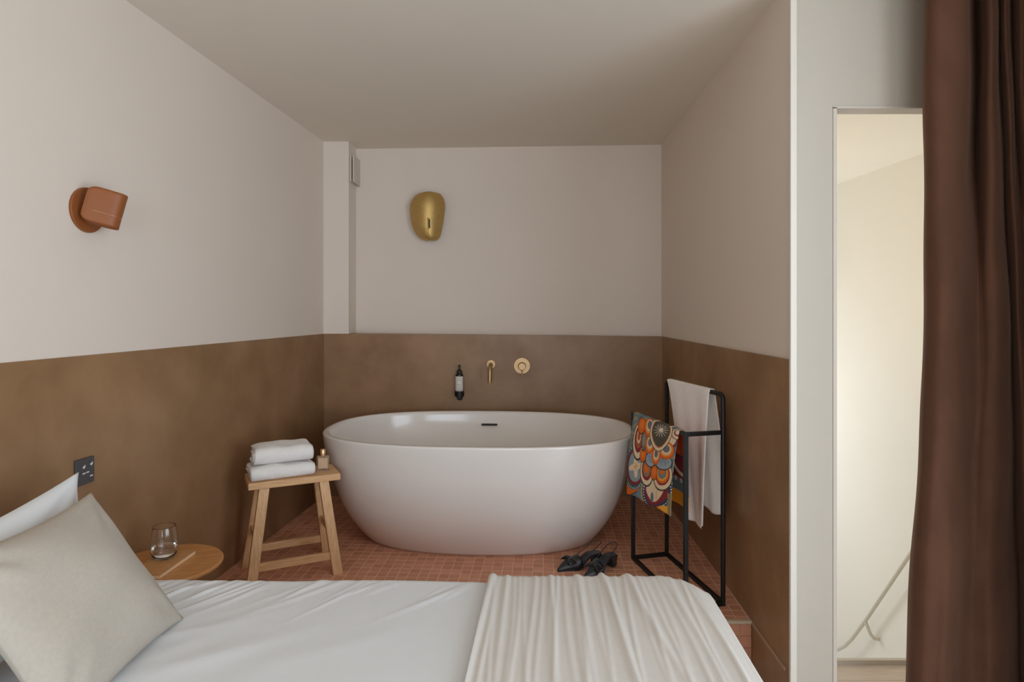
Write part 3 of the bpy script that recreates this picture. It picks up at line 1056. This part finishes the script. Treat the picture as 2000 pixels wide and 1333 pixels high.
# ------------------------------------------------------------------ left wall: lamp and socket
lx = Vector((0.0803, 1, 0)).normalized()        # along the left wall, away from the camera
ln = Vector((1, -0.0803, 0)).normalized()       # out of the left wall


def left_at(px, py):
    y = 1.559 / (0.0803 - (px - 1000) / F)
    return P3(px, py, y)


c = left_at(168, 411)
sl = thing('wall_sconce', 'terracotta wall lamp on the left wall above the bed', 'wall lamp', c)
disc = MB()
n = 48
R0 = .0735
rings = []
for r_, h in ((R0 * .98, 0), (R0, .002), (R0, .009), (R0 * .98, .011), (.001, .011)):
    rings.append([lx * (r_ * math.cos(2 * math.pi * j / n)) + Vector((0, 0, r_ * math.sin(2 * math.pi * j / n))) + ln * h for j in range(n)])
disc.loft(rings).build('wall_disc', M['terracotta'], sl, smooth=True, angle=40)
ap = c + ln * .02
MB().tube([ln * .010, ln * .050], .012, 14).build('arm', M['terracotta'], sl, smooth=True, angle=40)
# shade: a sheet bent round a tilted upright axis, its free end rounded
e1 = Vector((.82, .57, 0)).normalized()
ctr = c + ln * .062 + e1 * .014 + Vector((0, 0, .003))
ax = (Vector((0, 0, 1)) + e1 * .24).normalized()
e1 = (e1 - ax * ax.dot(e1)).normalized()
e2 = ax.cross(e1).normalized()
HS = .0575
plan_s = [(-.070, -.024), (-.055, -.028), (-.03, -.031), (0, -.033), (.03, -.032), (.048, -.024), (.057, -.008), (.057, .010), (.046, .026), (.028, .033), (0, .034), (-.03, .030), (-.05, .022)]


def plan_at(t):
    k = t * (len(plan_s) - 1)
    j = min(int(k), len(plan_s) - 2)
    f_ = k - j
    p = [Vector(((plan_s[min(max(j + d, 0), len(plan_s) - 1)][0] + .07) * .86 - .07, plan_s[min(max(j + d, 0), len(plan_s) - 1)][1])) for d in (-1, 0, 1, 2)]
    return .5 * ((2 * p[1]) + (p[2] - p[0]) * f_ + (2 * p[0] - 5 * p[1] + 4 * p[2] - p[3]) * f_ ** 2 + (3 * p[1] - p[0] - 3 * p[2] + p[3]) * f_ ** 3)


def shade(u_, v_):
    q_ = plan_at(u_)
    t = min(u_ / .16, 1)
    hh = HS * (.50 + .50 * math.sqrt(max(0, 1 - (1 - t) ** 2)))
    return tuple(ctr - c + e1 * q_[0] + e2 * q_[1] + ax * (hh * (2 * v_ - 1)))


MB().grid(shade, 90, 14).build('shade', M['terracotta'], sl, smooth=True, solid=.0025)
ln_pts = []
for k in range(24):
    q_ = plan_at(.14 + .36 * k / 23)
    ln_pts.append(ctr - c + e1 * (q_[0] * 1.02) + e2 * (q_[1] - .0016) - ax * (HS * .36))
MB().tube(ln_pts, .0007, 6).build('seam_glint', M['rosegold'], sl, smooth=True)  # pale tube paints the reflection along the shade's seam

# power socket
c = left_at(161, 921)
so_ = thing('power_outlet', 'dark grey square power outlet on the left wall behind the pillow', 'outlet', c)


def lw(a, h, z):      # along wall, out of wall, up
    return lx * a + ln * h + Vector((0, 0, z))


def plate(a0, a1, z0, z1, h0, h1):
    vs = [lw(a, h, z) for h in (h0, h1) for a, z in ((a0, z0), (a1, z0), (a1, z1), (a0, z1))]
    return MB().add(vs, [(3, 2, 1, 0), (4, 5, 6, 7), (0, 1, 5, 4), (1, 2, 6, 5), (2, 3, 7, 6), (3, 0, 4, 7)])


plate(-.042, .036, -.041, .043, 0.004, .013).build('cover_plate', M['slate'], so_, bevel=.0015)
for a, z in ((-.010, .016), (.022, .020)):
    mb = MB()
    vs = [lw(a + da, h, z + dz) for h in (.0132, .0140) for da, dz in ((-.007, -.001), (.001, -.006), (.006, .000), (.005, .006))]
    mb.add(vs, [(3, 2, 1, 0), (4, 5, 6, 7), (0, 1, 5, 4), (1, 2, 6, 5), (2, 3, 7, 6), (3, 0, 4, 7)])
    mb.build('plate_glint', M['label'], so_)  # pale chip painted in for a whitish reflection on the plate
for a, z in ((-.010, -.005), (.006, -.004), (.022, -.019)):
    plate(a - .006, a + .006, z - .002, z + .002, .0132, .0140).build('bar_glint', M['label'], so_)  # small pale bars, also reflections painted onto the plate

# ------------------------------------------------------------------ bed
BZ = 0.56
bed = thing('bed', 'white bed along the foreground beneath the duvet', 'bed', (-.42, 1.12, 0))
def round_plan(x0, y0, x1, y1, r):
    p = []
    for cx, cy, a0 in ((x1 - r, y1 - r, 0), (x0 + r, y1 - r, 90), (x0 + r, y0 + r, 180), (x1 - r, y0 + r, 270)):
        p += [(cx + r * math.cos(math.radians(a0 + d)), cy + r * math.sin(math.radians(a0 + d))) for d in (0, 18, 36, 54, 72, 90)]
    return p


MB().prism(round_plan(-.90, -.74, .86, .74, .17), .10, .28).build('base', M['cotton'], bed, bevel=.01)
MB().prism(round_plan(-.90, -.745, .865, .745, .17), .281, .515).build('mattress', M['cotton'], bed, bevel=.03, segs=3)
for sx in (-.78, .72):
    for sy in (-.65, .65):
        MB().lathe([(.022, 0), (.028, .10)], (sx, sy, 0), 'Z', 16).build('leg', M['woodz'], bed)


def ledge(a, e, r):
    """a: arc length; returns position and drop for a cloth running flat to e then bending down with radius r"""
    f0 = e - r
    if a <= f0:
        return a, 0.0
    q = (a - f0)
    if q < r * math.pi / 2:
        th = q / r
        return f0 + r * math.sin(th), r * (1 - math.cos(th))
    return e, r + (q - r * math.pi / 2)


wr = []
rgw = np.random.default_rng(21)
for k in range(34):
    x = rgw.uniform(-1.15, -.15) if k > 12 else rgw.uniform(-1.12, -.75)
    L = rgw.uniform(.10, .34)
    th = math.radians(rgw.uniform(222, 246))
    wr.append((x, 1.915 - rgw.uniform(-.03, .07), math.cos(th), math.sin(th), L, rgw.uniform(.002, .0055) * (1.0 if x < -.75 else .5), rgw.uniform(.007, .013)))
for k in range(12):
    x, y = rgw.uniform(-.95, -.2), rgw.uniform(1.1, 1.7)
    th = math.radians(rgw.uniform(205, 235))
    wr.append((x, y, math.cos(th), math.sin(th), rgw.uniform(.25, .5), rgw.uniform(.0015, .003), rgw.uniform(.02, .05)))


def duvet_h(x, y):
    h = .004 * math.sin(3.1 * x + 1) * math.sin(2.7 * y) + .003 * math.sin(7.3 * x + 2.2 * y)
    for (x0, y0, dx, dy, L, am, wd) in wr:
        rx, ry = x - x0, y - y0
        al = rx * dx + ry * dy
        if al < -.12 or al > L + .05:
            continue
        pe = rx * -dy + ry * dx + .25 * (al - L / 2) ** 2
        tap = math.exp(-((al - L * .35) / (L * .48)) ** 2)
        h += am * tap * math.exp(-(pe / wd) ** 2)
    return h


EX, EY = .565, 1.938


RCN = .17            # plan radius of the bed's foot corner
SHEAR = .045         # the bed stands very slightly askew to the camera


def cloth_pt(a, b, ex_, ey_, r, off, hfun):
    qx, qy = a - (ex_ - RCN), b - (ey_ - RCN)
    if qx > 0 and qy > 0:
        rad, th = max(qx, qy), math.atan2(qy, qx)
        d, dr = ledge(rad, RCN, r)
        x, y = ex_ - RCN + d * math.cos(th), ey_ - RCN + d * math.sin(th)
    else:
        x, dx_ = ledge(a, ex_, r)
        y, dy_ = ledge(b, ey_, r)
        dr = max(dx_, dy_)
    z = BZ + off + hfun(x, y) * (1 if dr < r * .6 else .5) - dr
    return (x + SHEAR * (y - 1.45), y, max(z, .07))


def frange(a, b, n):
    return [a + (b - a) * k / n for k in range(n + 1)]


def cloth(name, m_, as_, bs, fn):
    vs = [fn(a, b) for b in bs for a in as_]
    na = len(as_)
    fs = [(j * na + i, j * na + i + 1, (j + 1) * na + i + 1, (j + 1) * na + i) for j in range(len(bs) - 1) for i in range(na - 1)]
    return MB().add(vs, fs).build(name, m_, smooth=True, solid=.004)


as_ = frange(-1.30, EX - .05, 330) + frange(EX - .045, EX + .34, 30)
bs = frange(.36, 1.2, 60) + frange(1.205, EY - .05, 200) + frange(EY - .047, EY + .34, 40)
duv = cloth('duvet', M['cotton'], as_, bs, lambda a, b: cloth_pt(a, b, EX, EY, .055, 0.0, duvet_h))
tag(duv, 'smooth white duvet spread over the foreground bed', 'duvet')

# throw: soft folds running across the bed
fold = []
rgt = np.random.default_rng(4)
x = -.075
while x < .70:
    fold.append((x, rgt.uniform(.0018, .0042), rgt.uniform(.0052, .0078), rgt.uniform(-.03, .03), rgt.uniform(0, 6.28), rgt.uniform(.3, 1.0)))
    x += rgt.uniform(.015, .025)
big = [(.185, .007, .009, .035), (.245, .012, .009, -.065), (.335, .010, .010, -.085), (.10, .004, .008, .0), (-.03, .004, .008, .01), (.43, .004, .010, -.06)]


def throw_h(x, y):
    t = (1.92 - y)
    h = 0
    for fx, am, wd, dr, ph, lo in fold:
        xc = fx + dr * t + .006 * math.sin(6 * t + ph)
        d = (x - xc) / wd
        if abs(d) < 3:
            h += am * math.exp(-d * d) * (.75 + .25 * math.sin(5 * t * lo + ph))
    for fx, am, wd, dr in big:
        xc = fx - dr * t + .008 * math.sin(5 * t + fx * 30)
        d = (x - xc) / wd
        if abs(d) < 3:
            h += am * math.exp(-d * d) * max(.25, 1 - t * 1.3)
    e = (x + .088 + .02 * t)            # rolled hem at the left edge
    h += .010 * math.exp(-((e - .008) / .010) ** 2)
    return h + .55 * duvet_h(x, y) * 0


as_t = frange(-.088, EX - .04, 360) + frange(EX - .036, EX + .38, 60)
bs_t = frange(.36, 1.1, 50) + frange(1.11, EY - .04, 110) + frange(EY - .035, EY + .26, 36)


def throw_pt(a, b):
    # the cloth narrows slightly towards the camera
    sh = -.018 * (1.92 - min(b, 1.92)) * (1 if a < .2 else 0) * (1 - min(max((a + .088) / .288, 0), 1))
    p = cloth_pt(a, b, EX + .014, EY + .014, .068, .014, throw_h)
    return (p[0] + sh, p[1], p[2])


thr = cloth('throw_blanket', M['throw'], as_t, bs_t, throw_pt)
tag(thr, 'cream throw with fine folds across the foot of the bed', 'blanket')


# pillows
def pillow(name, m_, w, h, t, base, side, lean, label, cat, seed, pinch=.05, seg=44, twist=0.0, flange=False):
    """base: mid of the lower edge; side: unit vector along the lower edge; lean: unit vector up the pillow"""
    side, lean = Vector(side).normalized(), Vector(lean).normalized()
    nrm = side.cross(lean).normalized()
    rg = np.random.default_rng(seed)
    ph = rg.uniform(0, 6.28, 8)

    def pos(u_, v_, sg):
        a, b = 2 * u_ - 1, 2 * v_ - 1
        ea, eb = max(0, 1 - abs(a) ** 2.6), max(0, 1 - abs(b) ** 2.6)
        th = t / 2 * (ea * eb) ** .62
        x = a * (1 - pinch * (1 - b * b)) * w / 2
        y = b * (1 - pinch * (1 - a * a)) * h / 2 + h / 2
        wob = .006 * math.sin(4 * a + ph[0] + 2 * b) * ea * eb + .004 * math.sin(7 * b + ph[1] - 3 * a) * ea * eb
        # soft creases running out of the corners
        cr = 0
        for k, (ca, cb) in enumerate(((1, 1), (-1, 1), (1, -1), (-1, -1))):
            r_ = math.hypot(a - ca, b - cb)
            an = math.atan2(b - cb, a - ca)
            cr += .004 * math.sin(an * 9 + ph[2 + k]) * math.exp(-((r_ - .35) / .25) ** 2)
        sag = -.012 * math.sin((a + 1) * 1.5) * 0
        return Vector(base) + side * x + lean * y + nrm * (sg * (th + .002) + wob + cr * ea * eb * 3 + sag)
    mb = MB()
    mb.grid(lambda u_, v_: pos(u_, v_, 1), seg, seg)
    mb.grid(lambda u_, v_: pos(u_, v_, -1), seg, seg)
    # close the rim
    nn = seg + 1
    off = nn * nn
    rim = [i for i in range(nn)] + [j * nn + seg for j in range(1, nn)] + [seg * nn + i for i in range(seg - 1, -1, -1)] + [j * nn for j in range(seg - 1, 0, -1)]
    mb.f += [(rim[k], rim[(k + 1) % len(rim)], off + rim[(k + 1) % len(rim)], off + rim[k]) for k in range(len(rim))]
    mb.m += [0] * len(rim)
    o = mb.build(name, m_, smooth=True)
    tag(o, label, cat)
    return o


pillow('linen_cushion', M['oat'], .48, .415, .13, (-.862, 1.415, BZ + .008), (-.04, 1, 0), (-.545, .02, .72), 'oatmeal linen cushion leaning at the head of the bed', 'cushion', 3, pinch=.085)
pillow('bed_pillow', M['cotton'], .72, .342, .13, (-1.145, 1.385, BZ + .014), (-.02, 1, 0.06), (-.17, 0, .97), 'white pillow standing upright behind the linen cushion', 'pillow', 8, pinch=.12)
pillow('bed_pillow', M['cotton'], .72, .46, .17, (-1.12, .66, BZ + .004), (-.02, 1, 0), (-.20, 0, .97), 'white pillow at the nearer side of the bed head', 'pillow', 12, pinch=.06)

# ------------------------------------------------------------------ bedside table, book, glass
TC, TRD, TZ = (-1.186, 2.136), .182, .52
tb = thing('side_table', 'small round oak side table between bed and wall', 'side table', (TC[0], TC[1], 0))
MB().lathe([(TRD - .020, TZ - .026), (TRD - .003, TZ - .014), (TRD, TZ - .009), (TRD, TZ - .004), (TRD - .003, TZ)], n=80).build('table_top', M['tablewood'], tb, smooth=True, angle=50, rz=.5)
for k in range(3):
    a = 2.2 + k * 2.094
    MB().tube([(.07 * math.cos(a), .07 * math.sin(a), TZ - .027), (.135 * math.cos(a), .135 * math.sin(a), 0)], [.016, .011], 14).build('leg', M['woodz'], tb, smooth=True, angle=50)


def on_table(px, py, z=TZ):
    y = (CAMZ - z) * F / (py - HZ)
    return Vector(((px - 1000) * y / F, y, z))


q0, q1 = on_table(312, 1125, TZ + .012), on_table(382, 1076, TZ + .012)
bd = (q1 - q0)
Lb = bd.length
bk = thing('notebook', 'thin brown kraft notebook under the water glass', 'book', (q0.x, q0.y, TZ), math.atan2(bd.y, bd.x))
WB = .115
MB().box((.0005, .0005, .0012), (Lb - .002, WB - .002, .0106)).build('pages', M['pages'], bk)
MB().box((0, 0, .0106), (Lb, WB, .0122)).box((0, 0, 0.0), (Lb, WB, .0012)).build('cover', M['kraft'], bk, bevel=.0006)

gb = on_table(321, 1090, TZ + .012)
gl = thing('water_glass', 'stemless clear glass holding water on the notebook', 'glass', (gb.x, gb.y, TZ + .0123))
prof_o = [(.001, 0), (.026, 0), (.032, .003), (.038, .012), (.0425, .028), (.0435, .042), (.0425, .062), (.0395, .085), (.0355, .108), (.0350, .1095)]
prof_i = [(.0340, .1095), (.0345, .107), (.0382, .085), (.0411, .062), (.0420, .042), (.0410, .028), (.0365, .014), (.030, .008), (.001, .0075)]
MB().lathe(prof_o + prof_i, n=64).build('vessel', M['glass'], gl, smooth=True)
MB().lathe([(.001, .0078), (.0298, .0083), (.0363, .0143), (.0408, .0283), (.0416, .038), (.001, .038)], n=48).build('water', M['water'], gl, smooth=True, angle=50)

# ------------------------------------------------------------------ curtain
cu_top = [(806, 1.93), (812, 1.885), (830, 1.85), (855, 1.835), (880, 1.84), (890, 1.87), (893, 1.95), (905, 2.02), (915, 1.97), (922, 1.89), (934, 1.855), (944, 1.875), (948, 1.94), (954, 1.99), (958, 1.92), (964, 1.875), (971, 1.88), (975, 1.95), (981, 1.99), (985, 1.92), (993, 1.87), (1004, 1.87), (1010, 1.94), (1018, 1.98), (1026, 1.91), (1040, 1.86), (1055, 1.88), (1066, 1.95), (1080, 1.90), (1100, 1.87), (1120, 1.84), (1090, 1.76), (1150, 1.71), (1110, 1.65), (1210, 1.60), (1180, 1.54), (1270, 1.50), (1260, 1.44), (1360, 1.40)]
cu_mid = [(804, 1.92), (811, 1.87), (832, 1.825), (850, 1.815), (868, 1.83), (884, 1.86), (898, 1.88), (908, 1.885), (918, 1.875), (930, 1.855), (944, 1.845), (957, 1.855), (968, 1.89), (972, 1.95), (977, 1.98), (983, 1.92), (990, 1.875), (996, 1.87), (1002, 1.88), (1010, 1.92), (1016, 1.95), (1023, 1.90), (1032, 1.86), (1042, 1.87), (1050, 1.92), (1058, 1.95), (1066, 1.90), (1078, 1.86), (1090, 1.86), (1104, 1.89), (1120, 1.84), (1090, 1.76), (1150, 1.71), (1110, 1.65), (1210, 1.60), (1180, 1.54), (1270, 1.50), (1260, 1.44), (1360, 1.40)]
cu_bot = [(772, 1.92), (780, 1.86), (802, 1.81), (826, 1.79), (846, 1.775), (862, 1.80), (874, 1.84), (884, 1.86), (896, 1.865), (912, 1.85), (930, 1.83), (946, 1.835), (962, 1.86), (974, 1.90), (984, 1.95), (992, 1.97), (1000, 1.92), (1008, 1.87), (1016, 1.86), (1026, 1.88), (1034, 1.93), (1042, 1.90), (1052, 1.86), (1064, 1.85), (1076, 1.88), (1086, 1.93), (1094, 1.90), (1104, 1.86), (1116, 1.86), (1126, 1.90), (1120, 1.84), (1090, 1.76), (1150, 1.71), (1110, 1.65), (1210, 1.60), (1180, 1.54), (1270, 1.50), (1260, 1.44), (1360, 1.40)]


def cr_spline(pts, n):
    p = np.array(pts, float)
    out_ = []
    k = len(p) - 1
    for i in range(n + 1):
        t = i / n * k
        j = min(int(t), k - 1)
        f_ = t - j
        p0, p1, p2, p3 = p[max(j - 1, 0)], p[j], p[j + 1], p[min(j + 2, k)]
        out_.append(.5 * ((2 * p1) + (-p0 + p2) * f_ + (2 * p0 - 5 * p1 + 4 * p2 - p3) * f_ ** 2 + (-p0 + 3 * p1 - 3 * p2 + p3) * f_ ** 3))
    return np.array(out_)


def plan(pts):
    q = [(u_, 2.062 - (2.062 - y) * (.78 if y > 1.7 else 1)) for u_, y in pts]
    return [(u_ * y / F, y) for u_, y in q]


NC = 300
ct, cm, cb = (cr_spline(plan(q), NC) for q in (cu_top, cu_mid, cu_bot))
vs = []
NZ = 60
for j in range(NZ + 1):
    z = 2.47 - (2.47 - .03) * j / NZ
    if z > 1.25:
        t = min(1, max(0, (2.2 - z) / .95))
        t = t * t * (3 - 2 * t)
        pl = ct * (1 - t) + cm * t
    else:
        t = min(1, max(0, (1.25 - z) / .9))
        t = t * t * (3 - 2 * t)
        pl = cm * (1 - t) + cb * t
    for i in range(NC + 1):
        s = i / NC
        wv = .004 * math.sin(7 * z + 9 * s) + .003 * math.sin(13 * z - 22 * s)
        vs.append((pl[i][0], pl[i][1] + wv, z))
fs = [(j * (NC + 1) + i, j * (NC + 1) + i + 1, (j + 1) * (NC + 1) + i + 1, (j + 1) * (NC + 1) + i) for j in range(NZ) for i in range(NC)]
cur = thing('curtain', 'long dark brown velvet curtain beside the doorway', 'curtain', (0, 0, 0))
MB().add(vs, fs).build('drape', M['velvet'], cur, smooth=True, solid=.004)
MB().box((1.12, 1.90, CEIL - .022), (1.79, 1.925, CEIL - .001)).build('track', M['trimwhite'], cur)
